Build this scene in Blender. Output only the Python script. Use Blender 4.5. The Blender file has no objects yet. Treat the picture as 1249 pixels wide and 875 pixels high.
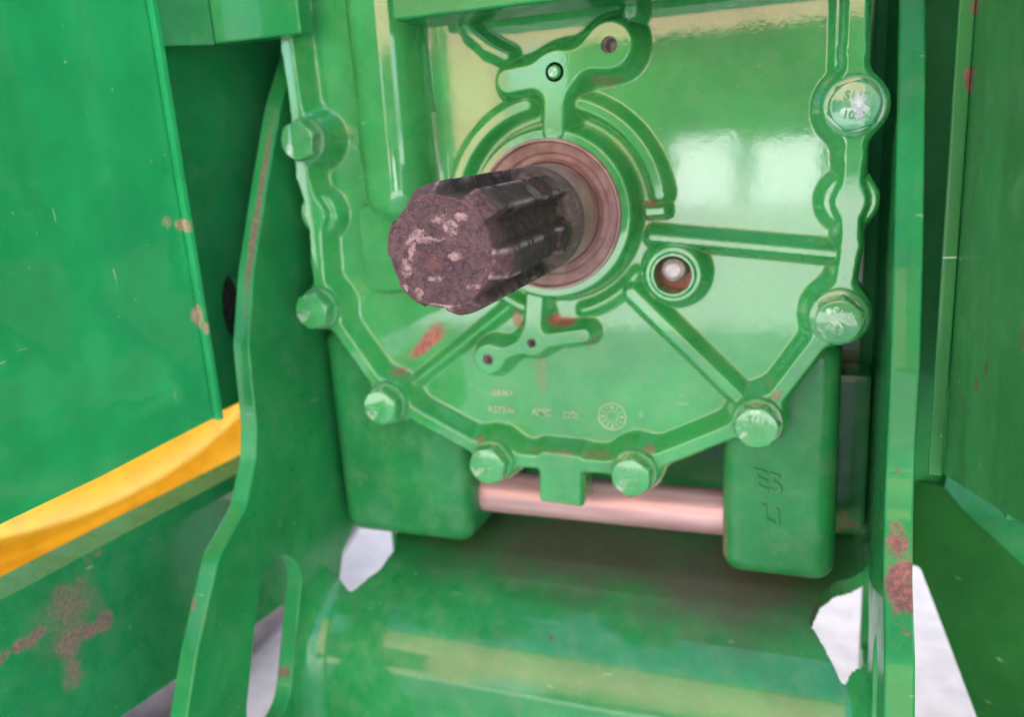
import bpy, bmesh, math, random
import numpy as np
from mathutils import Vector, Matrix, noise as mnoise

random.seed(7); rng = np.random.default_rng(7)
S = bpy.context.scene
COL = S.collection
R_ = math.radians

# ------------------------------------------------------------------ camera
# X runs along the cover (right), Y into the machine, Z up; the bolted rim of
# the cover lies in the plane Y = 0 and the camera stands 0.33 m before it.
F, CX, CY, DIST = 1030.0, 624.5, 437.5, 0.33
ax_x = np.array([2724., -92., -F]); ax_x /= np.linalg.norm(ax_x)
ax_y = np.array([399.5, 298., F]); ax_y -= ax_x * (ax_y @ ax_x); ax_y /= np.linalg.norm(ax_y)
ax_z = np.cross(ax_y, ax_x)
ax_z = ax_z if ax_z[1] > 0 else -ax_z
ROT = np.array([ax_x, ax_y, ax_z])
CAM = np.array([0., -DIST, 0.])

def at(px, py, axis=1, v=0.0):
    """world point on the plane axis = v that the survey sighted at (px, py)"""
    d = ROT @ np.array([(px - CX) / F, -(py - CY) / F, 1.0])
    return CAM + d * ((v - CAM[axis]) / d[axis])

cam = bpy.data.cameras.new('camera'); camo = bpy.data.objects.new('camera', cam); COL.objects.link(camo)
m = Matrix.Identity(4)
for r in range(3):
    m[r][0] = ROT[r, 0]; m[r][1] = ROT[r, 1]; m[r][2] = -ROT[r, 2]; m[r][3] = CAM[r]
camo.matrix_world = m
cam.sensor_fit = 'HORIZONTAL'; cam.sensor_width = 36.0; cam.lens = 36.0 * F / 1249.0
cam.clip_start = 0.005; cam.clip_end = 500.0
cam.dof.use_dof = True; cam.dof.focus_distance = 0.262; cam.dof.aperture_fstop = 9.5
S.camera = camo

# ------------------------------------------------------------------ light
SUN_EL, SUN_AZ = 52.0, 12.0           # the sun stands behind the machine, a little to the right
w = bpy.data.worlds.new('World'); S.world = w; w.use_nodes = True
nt = w.node_tree; bg = nt.nodes['Background']
sky = nt.nodes.new('ShaderNodeTexSky'); sky.sky_type = 'NISHITA'; sky.sun_disc = False
sky.sun_elevation = R_(SUN_EL); sky.sun_rotation = R_(SUN_AZ); sky.dust_density = 2.5; sky.air_density = 0.8; sky.ozone_density = 0.6
nt.links.new(sky.outputs[0], bg.inputs[0]); bg.inputs[1].default_value = 0.15
sl = bpy.data.lights.new('sun', 'SUN'); sl.energy = 4.0; sl.angle = R_(0.5); sl.color = (1.0, 0.95, 0.87)
so = bpy.data.objects.new('sun', sl); COL.objects.link(so)
sd = Vector((math.sin(R_(SUN_AZ)) * math.cos(R_(SUN_EL)), math.cos(R_(SUN_AZ)) * math.cos(R_(SUN_EL)), math.sin(R_(SUN_EL))))
so.rotation_euler = sd.to_track_quat('Z', 'Y').to_euler()
S.view_settings.view_transform = 'Standard'; S.view_settings.look = 'None'
S.view_settings.exposure = 2.95; S.view_settings.gamma = 1.0
S.render.engine = 'CYCLES'

# ------------------------------------------------------------------ materials
class NB:
    def __init__(s, name):
        s.m = bpy.data.materials.new(name); s.m.use_nodes = True
        s.t = s.m.node_tree; s.n = s.t.nodes; s.b = s.n['Principled BSDF']
        s.pos = s.n.new('ShaderNodeNewGeometry').outputs['Position']
    def link(s, a, b): s.t.links.new(a, b)
    def val(s, sock, v):
        if hasattr(v, 'is_linked'): s.link(v, sock)
        elif isinstance(v, (tuple, list)): sock.default_value = (*v, 1.0) if len(v) == 3 and len(sock.default_value) == 4 else v
        else: sock.default_value = v
    def noise(s, scale, detail=4, rough=.55, vec=None, stretch=None):
        n = s.n.new('ShaderNodeTexNoise'); n.inputs['Scale'].default_value = scale
        n.inputs['Detail'].default_value = detail; n.inputs['Roughness'].default_value = rough
        v = vec or s.pos
        if stretch:
            mp = s.n.new('ShaderNodeMapping'); mp.inputs['Scale'].default_value = stretch; s.link(v, mp.inputs[0]); v = mp.outputs[0]
        s.link(v, n.inputs['Vector']); return n.outputs['Fac']
    def vor(s, scale, stretch=None, feature='F1'):
        n = s.n.new('ShaderNodeTexVoronoi'); n.inputs['Scale'].default_value = scale; n.feature = feature
        v = s.pos
        if stretch:
            mp = s.n.new('ShaderNodeMapping'); mp.inputs['Scale'].default_value = stretch; s.link(v, mp.inputs[0]); v = mp.outputs[0]
        s.link(v, n.inputs['Vector']); return n.outputs['Distance']
    def math(s, op, a, b=0.0, clamp=False):
        n = s.n.new('ShaderNodeMath'); n.operation = op; n.use_clamp = clamp
        s.val(n.inputs[0], a); s.val(n.inputs[1], b); return n.outputs[0]
    def ramp(s, v, lo, hi, a=0.0, b=1.0):
        n = s.n.new('ShaderNodeMapRange'); n.interpolation_type = 'SMOOTHSTEP'
        s.val(n.inputs[0], v)
        for i, x in enumerate((lo, hi, a, b)): n.inputs[i + 1].default_value = x
        return n.outputs[0]
    def mix(s, f, a, b):
        n = s.n.new('ShaderNodeMix'); n.data_type = 'RGBA'
        s.val(n.inputs['Factor'], f); s.val(n.inputs[6], a); s.val(n.inputs[7], b); return n.outputs[2]
    def mixf(s, f, a, b):
        n = s.n.new('ShaderNodeMix'); n.data_type = 'FLOAT'
        s.val(n.inputs[0], f); s.val(n.inputs[2], a); s.val(n.inputs[3], b); return n.outputs[0]
    def blob(s, c, r, nz, amount=.9, rag=2.6, soft=.35, turn=0.0):
        """patch of dirt with a ragged outline round the point c; r = radius or three radii"""
        r = r if isinstance(r, (tuple, list)) else (r, r, r)
        a = s.n.new('ShaderNodeVectorMath'); a.operation = 'SUBTRACT'; s.link(s.pos, a.inputs[0]); a.inputs[1].default_value = c
        av = a.outputs[0]
        if turn:
            vr = s.n.new('ShaderNodeVectorRotate'); vr.rotation_type = 'Y_AXIS'; vr.inputs['Angle'].default_value = R_(turn); s.link(av, vr.inputs['Vector']); av = vr.outputs[0]
        b = s.n.new('ShaderNodeVectorMath'); b.operation = 'DIVIDE'; s.link(av, b.inputs[0]); b.inputs[1].default_value = r
        l = s.n.new('ShaderNodeVectorMath'); l.operation = 'LENGTH'; s.link(b.outputs[0], l.inputs[0])
        d = s.math('ADD', l.outputs['Value'], s.math('MULTIPLY', s.math('SUBTRACT', nz, .5), rag))
        return s.math('MULTIPLY', s.ramp(d, 1.05, 1.05 - soft), amount)
    def bump(s, h, strength, dist, prev=None):
        n = s.n.new('ShaderNodeBump'); n.inputs['Strength'].default_value = strength; n.inputs['Distance'].default_value = dist
        s.link(h, n.inputs['Height'])
        if prev: s.link(prev, n.inputs['Normal'])
        return n.outputs[0]

GREEN = (0.020, 0.26, 0.062)
MUD = (0.30, 0.125, 0.095)

def paint(name, base=GREEN, rough=.24, blobs=(), chips=.0, dust=.15, cast=0.0, coat=1.0, mudcol=MUD, dustcol=(.42, .44, .30), ior=1.6, crough=.03, corner=0.0, edge=0.0, grain=.55):
    b = NB(name); P = b.b
    big = b.noise(26, 3); fine = b.noise(420, 3); mid = b.noise(90, 5, .65)
    c = b.mix(b.ramp(big, .3, .7), tuple(x * .86 for x in base), tuple(x * 1.12 for x in base))
    df = b.math('MULTIPLY', b.ramp(mid, .42, .72), dust)
    c = b.mix(df, c, dustcol)
    rg = b.mixf(df, b.mixf(b.ramp(mid, .3, .7), rough * .75, rough * 1.25), .6)
    cw = coat
    if corner:
        ge = b.n.new('ShaderNodeNewGeometry')
        pf = b.math('MULTIPLY', b.ramp(ge.outputs['Pointiness'], .495, .46), b.math('MULTIPLY', b.ramp(b.noise(38, 4, .6), .42, .62), corner))
        c = b.mix(pf, c, (.40, .38, .24)); rg = b.mixf(pf, rg, .8)
    if edge:
        gp = b.n.new('ShaderNodeNewGeometry')
        ef = b.math('MULTIPLY', b.ramp(gp.outputs['Pointiness'], .53, .60), b.math('MULTIPLY', b.ramp(b.noise(210, 3, .6), .40, .58), edge))
        c = b.mix(ef, c, (.36, .50, .36))
    if chips:
        v = b.vor(170, (1, 1, 1)); msk = b.math('MULTIPLY', b.ramp(v, .11, .05), b.ramp(b.noise(45, 2), .56, .62))
        v2 = b.ramp(b.noise(95, 2, .4, stretch=(1, .7, 5.0)), .765, .785); v3 = b.ramp(b.noise(85, 2, .4, stretch=(1, 5, .8)), .77, .79)
        ch = b.math('MULTIPLY', b.math('MAXIMUM', msk, b.math('MAXIMUM', v2, v3)), chips)
        c = b.mix(ch, c, (.38, .52, .33)); rg = b.mixf(ch, rg, .55)
    if blobs:
        nz = b.noise(75, 6, .7); nf = b.noise(480, 3, .7)
        tot = None
        for bl in blobs:
            x = b.blob(bl[0], bl[1], nz, *bl[2:])
            tot = x if tot is None else b.math('MAXIMUM', tot, x)
        tot = b.math('MULTIPLY', tot, b.ramp(nf, .2, .5, grain, 1.0))
        mc = b.mix(b.ramp(nf, .3, .75), tuple(x * (.3 + .55 * (1 - grain) + .33 * grain * grain if grain < .8 else .9) for x in mudcol), tuple(min(1, x * (1.5 if grain < .8 else 1.12)) for x in mudcol))
        c = b.mix(tot, c, mc); rg = b.mixf(tot, rg, .9)
        cw = b.math('MULTIPLY', b.math('SUBTRACT', 1.0, tot), coat)
        b.val(P.inputs['Coat Weight'], cw)
    else:
        P.inputs['Coat Weight'].default_value = coat
    b.link(b.ramp(b.noise(17, 4, .6), .42, .72, crough, crough + .045), P.inputs['Coat Roughness']); P.inputs['Coat IOR'].default_value = ior; P.inputs['Specular IOR Level'].default_value = .15
    b.link(c, P.inputs['Base Color']); b.link(rg, P.inputs['Roughness'])
    nb = b.bump(fine, .10 + cast * .5, .0003)
    nb = b.bump(mid, .06 + cast, .0012, nb)
    b.link(nb, P.inputs['Normal'])
    if not cast: pass
    b.link(b.bump(mid, .02 + .22 * cast, .0008), P.inputs['Coat Normal'])
    return b.m

def plain(name, c1, c2, rough=.5, metal=0.0, scale=60, bump=.15, dist=.0005, lo=.35, hi=.65, coat=0.0, stretch=None):
    b = NB(name); P = b.b
    n = b.noise(scale, 6, .65, stretch=stretch)
    b.link(b.mix(b.ramp(n, lo, hi), c1, c2), P.inputs['Base Color'])
    b.link(b.mixf(n, rough * .8, min(1, rough * 1.2)), P.inputs['Roughness'])
    P.inputs['Metallic'].default_value = metal; P.inputs['Coat Weight'].default_value = coat
    b.link(b.bump(n, bump, dist), P.inputs['Normal'])
    return b.m

def grime(name, end=False):
    """dried grease and rust on the splined shaft"""
    b = NB(name); P = b.b
    n1 = b.noise(95, 9, .72); n2 = b.noise(520, 6, .8); n3 = b.noise(240, 6, .75); n4 = b.noise(1500, 3, .7)
    h = b.math('ADD', b.math('ADD', n1, b.math('MULTIPLY', n2, .55)), b.math('MULTIPLY', n4, .18))
    if end:
        c = b.mix(b.ramp(n1, .3, .7), (.068, .044, .040), (.150, .095, .088))
        c = b.mix(b.ramp(n2, .42, .66), c, (.050, .026, .028))
        c = b.mix(b.math('MULTIPLY', b.ramp(n4, .52, .72), .5), c, (.33, .20, .19))
        k = at(541, 314, 1, -.1052)
        nz = b.noise(170, 9, .78)
        spots = None
        for px, py, rx, rz in ((512, 285, .0030, .0018), (535, 268, .0040, .0019), (503, 303, .0020, .0044), (524, 292, .0062, .0015),
                               (498, 330, .0018, .0036), (540, 374, .0075, .0012), (562, 264, .0026, .0016), (512, 358, .002, .0024),
                               (578, 350, .0040, .0012), (557, 313, .0026, .0014), (548, 277, .0030, .0030), (530, 340, .0030, .0014), (494, 352, .0014, .0024)):
            p = at(px, py, 1, -.105)
            x = b.blob(tuple(p), (rx * .85, .01, rz * .85), nz, .9, 5.2, .35)
            spots = x if spots is None else b.math('MAXIMUM', spots, x)
        spots = b.math('MULTIPLY', spots, b.ramp(n2, .36, .52))
        c = b.mix(spots, c, (.45, .315, .28))
        p = at(528, 322, 1, -.105)
        c = b.mix(b.blob(tuple(p), (.0032, .01, .0028), nz, .35, 3.0, .9), c, (.26, .10, .085))
        a = b.n.new('ShaderNodeVectorMath'); a.operation = 'SUBTRACT'; b.link(b.pos, a.inputs[0]); a.inputs[1].default_value = tuple(k)
        sc = b.n.new('ShaderNodeVectorMath'); sc.operation = 'MULTIPLY'; b.link(a.outputs[0], sc.inputs[0]); sc.inputs[1].default_value = (1, 0, 1)
        l = b.n.new('ShaderNodeVectorMath'); l.operation = 'LENGTH'; b.link(sc.outputs[0], l.inputs[0])
        ring = b.math('SINE', b.math('MULTIPLY', l.outputs['Value'], 3300.0))
        h = b.math('ADD', h, b.math('MULTIPLY', ring, .10))
        h = b.math('ADD', h, b.math('MULTIPLY', spots, .15))
    else:
        y = b.n.new('ShaderNodeSeparateXYZ'); b.link(b.pos, y.inputs[0]); y = y.outputs[1]
        yn = b.math('ADD', y, b.math('MULTIPLY', b.math('SUBTRACT', n1, .5), .030))
        grease = b.mix(b.ramp(n1, .32, .68), (.030, .019, .018), (.105, .062, .056))
        grease = b.mix(b.math('MULTIPLY', b.ramp(n2, .48, .72), .8), grease, (.20, .125, .115))
        grease = b.mix(b.math('MULTIPLY', b.ramp(n4, .60, .75), .55), grease, (.38, .27, .24))
        bare = b.mix(b.ramp(n1, .3, .7), (.15, .105, .09), (.29, .205, .175))
        tip = b.mix(b.ramp(n2, .35, .7), (.13, .068, .066), (.26, .145, .14))
        c = b.mix(b.ramp(yn, -.043, -.032), grease, bare)
        c = b.mix(b.math('MULTIPLY', b.ramp(yn, -.0895, -.0985), .9), c, tip)
        worn = None; nz = b.noise(160, 5, .7)
        for px, py, r in ((622, 252, (.0058, .010, .0042)), (634, 305, (.0045, .022, .0010)), (658, 232, (.006, .007, .004)), (608, 318, (.005, .012, .0009)), (545, 236, (.008, .006, .003))):
            p = at(px, py, 1, -.060)
            x = b.blob(tuple(p), r, nz, .8, 1.6, .5); worn = x if worn is None else b.math('MAXIMUM', worn, x)
        c = b.mix(worn, c, (.30, .22, .195))
        at_ = b.n.new('ShaderNodeAttribute'); at_.attribute_name = 'wear_glint'
        gl = b.math('MULTIPLY', at_.outputs['Fac'], b.ramp(n1, .46, .58)); gl = b.math('MULTIPLY', gl, .85)
        c = b.mix(gl, c, (.40, .335, .31))  # pale tone on worn crest edges doubles as painted glints
        # flakes of caked dirt
        h = b.math('ADD', h, b.math('MULTIPLY', b.ramp(n3, .48, .56), .35))
    b.link(c, P.inputs['Base Color'])
    b.link(b.ramp(n2, .3, .7, .55, .85), P.inputs['Roughness']); P.inputs['Specular IOR Level'].default_value = .4
    b.link(b.bump(h, 1.0, .0018), P.inputs['Normal'])
    return b.m

def P3(px, py, axis=1, v=0.0): return tuple(float(x) for x in at(px, py, axis, v))

M = {}
TURN = 42
M['cover'] = paint('cast_green_paint', (0.034, 0.305, 0.070), .27, cast=.07, ior=1.65, corner=.18, chips=.22, dust=.10, dustcol=(.26, .42, .18), blobs=[
    (P3(519, 419, 1, .01), (.0150, .008, .0040), 1.0, 1.7, .6, TURN), (P3(532, 403, 1, .01), (.0070, .008, .0048), .8, 1.8, .7, TURN), (P3(490, 452, 1, .01), (.006, .008, .0028), .7, 2.0, .7),
    (P3(690, 394, 1, .008), (.008, .006, .0026), .95), (P3(718, 408, 1, .008), (.0035, .006, .004), .9), (P3(676, 390, 1, .008), (.003, .006, .003), .9),
    (P3(630, 390, 1, .008), (.003, .006, .004), .7), (P3(600, 432, 1, .008), (.008, .006, .003), .35),
    (P3(795, 249, 1, .008), (.0048, .006, .0016), .85), (P3(788, 262, 1, .006), (.0016, .006, .006), .4),
    (P3(660, 455, 1, .01), (.003, .006, .012), .22), (P3(945, 470, 1, .01), (.004, .012, .006), .5), (P3(970, 460, 1, .012), (.004, .006, .010), .55),
    (P3(948, 528, 1, .005), (.003, .012, .006), .6), (P3(685, 618, 1, .0), (.010, .012, .0018), .7),
    (P3(585, 538, 1, .0), (.002, .004, .002), .6), (P3(792, 549, 1, .002), (.003, .005, .002), .6), (P3(605, 572, 1, .002), (.003, .008, .003), .4),
    (P3(835, 555, 1, .005), (.018, .004, .002), .35), (P3(700, 552, 1, .004), (.03, .004, .0015), .35), (P3(740, 97, 1, .006), (.007, .006, .003), .4)])
M['bolt'] = paint('bolt_green_paint', (0.042, 0.31, 0.078), .30, cast=.05, dust=.10, edge=.7, ior=1.65)
M['bolt_worn'] = paint('bolt_worn_paint', (0.045, 0.30, 0.11), .30, cast=.10, dust=.2, dustcol=(.6, .7, .6),
    blobs=[(P3(1048, 126, 1, -.008), (.0052, .004, .0060), .9)], mudcol=(.50, .60, .56))
M['letter'] = paint('raised_letter_paint', (0.20, 0.44, 0.19), .45, dust=.5, dustcol=(.50, .58, .36))
M['panel'] = paint('panel_lit_green', (0.020, 0.39, 0.108), .30, chips=.75, dust=.08, dustcol=(.05, .37, .13), coat=.45, blobs=[  # green raised above the frame's, standing in for light on the left shield
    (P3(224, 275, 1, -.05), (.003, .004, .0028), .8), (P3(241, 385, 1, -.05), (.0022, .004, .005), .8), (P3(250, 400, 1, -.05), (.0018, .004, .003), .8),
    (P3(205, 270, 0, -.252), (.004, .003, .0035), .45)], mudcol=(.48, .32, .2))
M['panel_dark'] = paint('right_panel_shaded_green', (0.022, 0.165, 0.034), .46, chips=.6, dust=.14, dustcol=(.06, .24, .06), coat=.15, blobs=[  # same green darkened, painting in the shade of the right side
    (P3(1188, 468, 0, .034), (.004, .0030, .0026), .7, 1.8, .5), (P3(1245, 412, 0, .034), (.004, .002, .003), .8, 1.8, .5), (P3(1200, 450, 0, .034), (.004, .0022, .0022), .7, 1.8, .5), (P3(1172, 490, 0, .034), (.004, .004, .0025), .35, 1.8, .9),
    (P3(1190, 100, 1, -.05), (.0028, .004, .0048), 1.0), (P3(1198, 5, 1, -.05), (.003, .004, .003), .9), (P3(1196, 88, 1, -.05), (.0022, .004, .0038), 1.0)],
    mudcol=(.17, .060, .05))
M['frame'] = paint('frame_green_paint', (0.016, 0.235, 0.055), .36, coat=.15, dust=.06, chips=.25, blobs=[
    (P3(1098, 685, 1, -.06), (.0060, .02, .0100), 1.0, 1.6, .25), (P3(1104, 722, 1, -.065), (.0085, .02, .0105), 1.0, 1.6, .25), (P3(1106, 752, 1, -.07), (.006, .02, .0075), 1.0, 1.8, .25),
    (P3(1096, 575, 1, -.037), (.001, .008, .001), .5), (P3(1097, 832, 1, -.09), (.0028, .01, .0035), .5),
    (P3(350, 818, 1, -.035), (.004, .006, .0038), .8), (P3(232, 738, 1, -.085), (.003, .006, .0025), .5), (P3(252, 705, 0, -.24), (.003, .003, .004), .4),
    (P3(312, 250, 1, -.012), (.0024, .05, .06), .7, 1.2, .6)], mudcol=(.20, .095, .08))  # last, long patch paints the tan light on the left plate's edge
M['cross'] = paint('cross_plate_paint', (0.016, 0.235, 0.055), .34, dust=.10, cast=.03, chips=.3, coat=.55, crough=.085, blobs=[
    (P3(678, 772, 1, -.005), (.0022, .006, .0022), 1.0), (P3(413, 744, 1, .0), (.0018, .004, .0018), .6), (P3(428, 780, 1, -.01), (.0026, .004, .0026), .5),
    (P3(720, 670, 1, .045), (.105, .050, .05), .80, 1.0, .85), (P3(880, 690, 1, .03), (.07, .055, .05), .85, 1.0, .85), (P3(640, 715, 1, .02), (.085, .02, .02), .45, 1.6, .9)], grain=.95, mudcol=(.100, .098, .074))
M['casting'] = paint('housing_green_paint', (0.014, 0.205, 0.050), .42, cast=.30, dust=.3, dustcol=(.12, .30, .12), coat=.4, blobs=[
    (P3(950, 708, 1, .012), (.035, .01, .0014), .7), (P3(882, 668, 1, .012), (.0016, .02, .012), .6), (P3(520, 661, 1, .012), (.04, .01, .0013), .6),
    (P3(1015, 655, 1, .06), (.012, .03, .011), .5)], mudcol=(.28, .15, .11))  # last patch paints a brown reflection beside the right foot
M['bracket'] = paint('bracket_green_paint', (0.018, 0.24, 0.070), .3, chips=.5, dust=.12, dustcol=(.2, .36, .2), coat=.3, blobs=[
    (P3(85, 745, 0, -.30), (.004, .019, .015), .7, 2.2, .9), (P3(85, 785, 0, -.30), (.004, .013, .012), .8, 2.6, .7), (P3(112, 768, 0, -.30), (.004, .0085, .0055), .85, 3.0, .5), (P3(22, 790, 0, -.30), (.004, .026, .0048), .95, 3.2, .5),
    (P3(88, 820, 0, -.30), (.004, .008, .011), .8, 3.2, .6), (P3(70, 765, 0, -.30), (.004, .024, .018), .35, 2.2, .9), (P3(120, 677, 0, -.30), (.004, .008, .0025), .7),
    (P3(125, 762, 0, -.30), (.004, .006, .005), .7)], mudcol=(.25, .14, .12))
M['body'] = paint('body_green_paint', (0.016, 0.235, 0.060), .55, dust=.05, coat=0.0)
M['steel'] = plain('pinkish_dusty_steel', (.36, .26, .24), (.56, .43, .40), .42, .35, 70, .08, .0003, stretch=(.12, 1, 1))
M['seal'] = plain('dusty_seal_steel', (.20, .142, .122), (.33, .25, .218), .48, 0.0, 120, .18, .0003)
M['lip'] = plain('dark_seal_lip', (.20, .115, .095), (.32, .20, .165), .5, .1, 160, .2, .0003)
M['neck'] = plain('worn_shaft_steel', (.27, .19, .16), (.42, .30, .255), .5, 0.0, 75, .25, .0005)
M['shaft'] = grime('greasy_rust'); M['shaft_end'] = grime('shaft_end_rust', True)
M['bolt_tip'] = plain('bare_bolt_tip', (.30, .33, .30), (.52, .54, .51), .55, .3, 260, .5, .0006)
M['rust'] = plain('rusty_recess', (.30, .12, .11), (.52, .28, .25), .8, 0, 160, .5, .0008)
M['hole_shade'] = plain('painted_hole_shade', (.03, .02, .02), (.12, .09, .08), .6, .3, 300)  # near-black tone painting the shade inside the wall slots
M['thread'] = plain('bare_thread', (.30, .28, .27), (.62, .58, .56), .4, .6, 400)
M['yellow'] = plain('yellow_wheel_paint', (.66, .34, .004), (.80, .44, .006), .5, 0, 40, .12, .001, coat=.0)
M['rubber'] = plain('dusty_rubber', (.055, .045, .050), (.14, .115, .125), .85, 0, 16, .5, .004)
M['ground'] = plain('pale_concrete', (.37, .355, .385), (.46, .445, .475), .9, 0, 28.0, .4, .008)
M['tan'] = plain('tan_sheet', (.50, .26, .19), (.60, .33, .25), .8, 0, 2, .1, .01)
M['white'] = plain('white_sheet', (.74, .76, .80), (.82, .84, .87), .5, 0, 4, .1, .01)
M['dim'] = plain('dim_sheet', (.05, .055, .05), (.08, .085, .08), .8, 0, 3, .1, .01)

# ------------------------------------------------------------------ mesh helpers
def link(name, me, mat, parent=None):
    o = bpy.data.objects.new(name, me); COL.objects.link(o)
    if mat: me.materials.append(mat)
    if parent:
        o.parent = parent; o.matrix_parent_inverse = Matrix.Translation(-Vector(parent.location))
    return o

def thing(name, label, cat, loc=(0, 0, 0), group=None):
    o = bpy.data.objects.new(name, None); COL.objects.link(o); o.location = loc
    o.empty_display_size = .02
    o['label'] = label; o['category'] = cat
    if group: o['group'] = group
    return o

def finish(me, angle=35, weighted=None):
    me.polygons.foreach_set('use_smooth', [True] * len(me.polygons))
    me.set_sharp_from_angle(angle=R_(angle)); me.update()

def wn(o):
    md = o.modifiers.new('weighted', 'WEIGHTED_NORMAL'); md.keep_sharp = True; md.weight = 80
    return o

def arr(me_name, verts, faces, angle=None):
    me = bpy.data.meshes.new(me_name); me.from_pydata([tuple(map(float, v)) for v in verts], [], [tuple(map(int, f)) for f in faces])
    me.validate(); me.update()
    if angle: finish(me, angle)
    return me

def box(name, a, b, mat, parent=None, bev=.001, seg=2):
    bm = bmesh.new(); bmesh.ops.create_cube(bm, size=1.0)
    a = Vector(a); b = Vector(b); c = (a + b) / 2; s = b - a
    for v in bm.verts: v.co = Vector((v.co.x * s.x, v.co.y * s.y, v.co.z * s.z)) + c
    if bev: bmesh.ops.bevel(bm, geom=bm.edges[:], offset=bev, segments=seg, profile=.6, affect='EDGES')
    bmesh.ops.recalc_face_normals(bm, faces=bm.faces)
    me = bpy.data.meshes.new(name); bm.to_mesh(me); bm.free(); finish(me, 50)
    return wn(link(name, me, mat, parent))

def round_poly(pts, rad, n=6):
    """round the corners of a closed 2-D outline; rad = one radius or one per corner"""
    out = []; N = len(pts)
    for i in range(N):
        p = np.array(pts[i], float); a = np.array(pts[i - 1], float) - p; b = np.array(pts[(i + 1) % N], float) - p
        r = rad[i] if isinstance(rad, (list, tuple)) else rad
        la, lb = np.linalg.norm(a), np.linalg.norm(b); a /= la; b /= lb
        ang = math.acos(max(-1, min(1, float(a @ b))))
        t = min(r / max(1e-6, math.tan(ang / 2)), .45 * la, .45 * lb)
        if r <= 0 or t < 1e-6 or ang > 3.1: out.append(tuple(p)); continue
        s, e = p + a * t, p + b * t
        for k in range(n + 1):
            u = k / n; out.append(tuple((1 - u) ** 2 * s + 2 * u * (1 - u) * p + u * u * e))
    return out

def plate(name, loops, thick, mapf, mat, parent=None, bev=.0008):
    """flat sheet cut to loops[0] with holes loops[1:], thick along w; mapf(u, v, w) -> xyz"""
    cu = bpy.data.curves.new('sheet', 'CURVE'); cu.dimensions = '2D'; cu.fill_mode = 'BOTH'
    for lp in loops:
        s = cu.splines.new('POLY'); s.points.add(len(lp) - 1); s.use_cyclic_u = True
        for p, q in zip(s.points, lp): p.co = (q[0] * 100, q[1] * 100, 0, 1)
    cu.extrude = max(.0001, thick / 2 - bev) * 100; cu.bevel_depth = bev * 100; cu.bevel_resolution = 2; cu.offset = -bev * 100
    t = bpy.data.objects.new('tmp', cu); COL.objects.link(t); bpy.context.view_layer.update()
    dg = bpy.context.evaluated_depsgraph_get(); me = bpy.data.meshes.new_from_object(t.evaluated_get(dg))
    bpy.data.objects.remove(t); bpy.data.curves.remove(cu); me.name = name; me.materials.clear()
    bm = bmesh.new(); bm.from_mesh(me); bmesh.ops.remove_doubles(bm, verts=bm.verts, dist=.0005)
    for v in bm.verts: v.co = Vector(mapf(v.co.x / 100, v.co.y / 100, v.co.z / 100))
    bmesh.ops.recalc_face_normals(bm, faces=bm.faces)
    bm.to_mesh(me); bm.free(); finish(me, 40)
    return wn(link(name, me, mat, parent))

def yz(x0): return lambda u, v, w_: (x0 + w_, u, v)      # sheet standing along the machine
def xz(y0): return lambda u, v, w_: (u, y0 + w_, v)      # sheet facing the camera

def lathe(name, prof, c, mat, parent=None, n=96, axis='Y', angle=40):
    """prof = [(radius, height)] swept round the axis through c"""
    V, Fc = [], []
    for r, h in prof:
        for k in range(n):
            a = 2 * math.pi * k / n; p, q = r * math.cos(a), r * math.sin(a)
            V.append((c[0] + p, c[1] + h, c[2] + q) if axis == 'Y' else (c[0] + h, c[1] + p, c[2] + q))
    for i in range(len(prof) - 1):
        for k in range(n):
            k2 = (k + 1) % n; Fc.append((i * n + k, i * n + k2, (i + 1) * n + k2, (i + 1) * n + k))
    if prof[0][0] > 0 and prof[0][0] < prof[-1][0] * .02: pass
    me = arr(name, V, Fc)
    bm = bmesh.new(); bm.from_mesh(me); bmesh.ops.remove_doubles(bm, verts=bm.verts, dist=1e-6)
    bmesh.ops.recalc_face_normals(bm, faces=bm.faces); bm.to_mesh(me); bm.free(); finish(me, angle)
    return link(name, me, mat, parent)

def sweep_x(name, prof, x0, x1, thick, mat, parent=None, cells=None, angle=30):
    """sheet of constant YZ profile running along X"""
    pr = np.array(prof, float); d = np.gradient(pr, axis=0); d /= np.linalg.norm(d, axis=1)[:, None]
    nr = np.stack([-d[:, 1], d[:, 0]], 1)
    return pr, nr

def text_mesh(name, s, size, depth, mapf, mat, parent):
    cu = bpy.data.curves.new('t', 'FONT'); cu.body = s; cu.size = size * 100; cu.extrude = depth * 50
    cu.align_x = 'CENTER'; cu.align_y = 'CENTER'; cu.bevel_depth = size * 2.2; cu.bevel_resolution = 1; cu.resolution_u = 3; cu.offset = size * .8
    t = bpy.data.objects.new('tmp', cu); COL.objects.link(t); bpy.context.view_layer.update()
    dg = bpy.context.evaluated_depsgraph_get(); me = bpy.data.meshes.new_from_object(t.evaluated_get(dg))
    bpy.data.objects.remove(t); bpy.data.curves.remove(cu); me.name = name; me.materials.clear()
    for v in me.vertices: v.co = Vector(mapf(v.co.x / 100, v.co.y / 100, v.co.z / 100))
    me.update()
    return link(name, me, mat, parent)

# ------------------------------------------------------------------ the setting
g = arr('ground', [(-150, -150, -.65), (150, -150, -.65), (150, 150, -.65), (-150, 150, -.65)], [(0, 1, 2, 3)])
go = link('ground', g, M['ground']); go['kind'] = 'structure'

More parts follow.
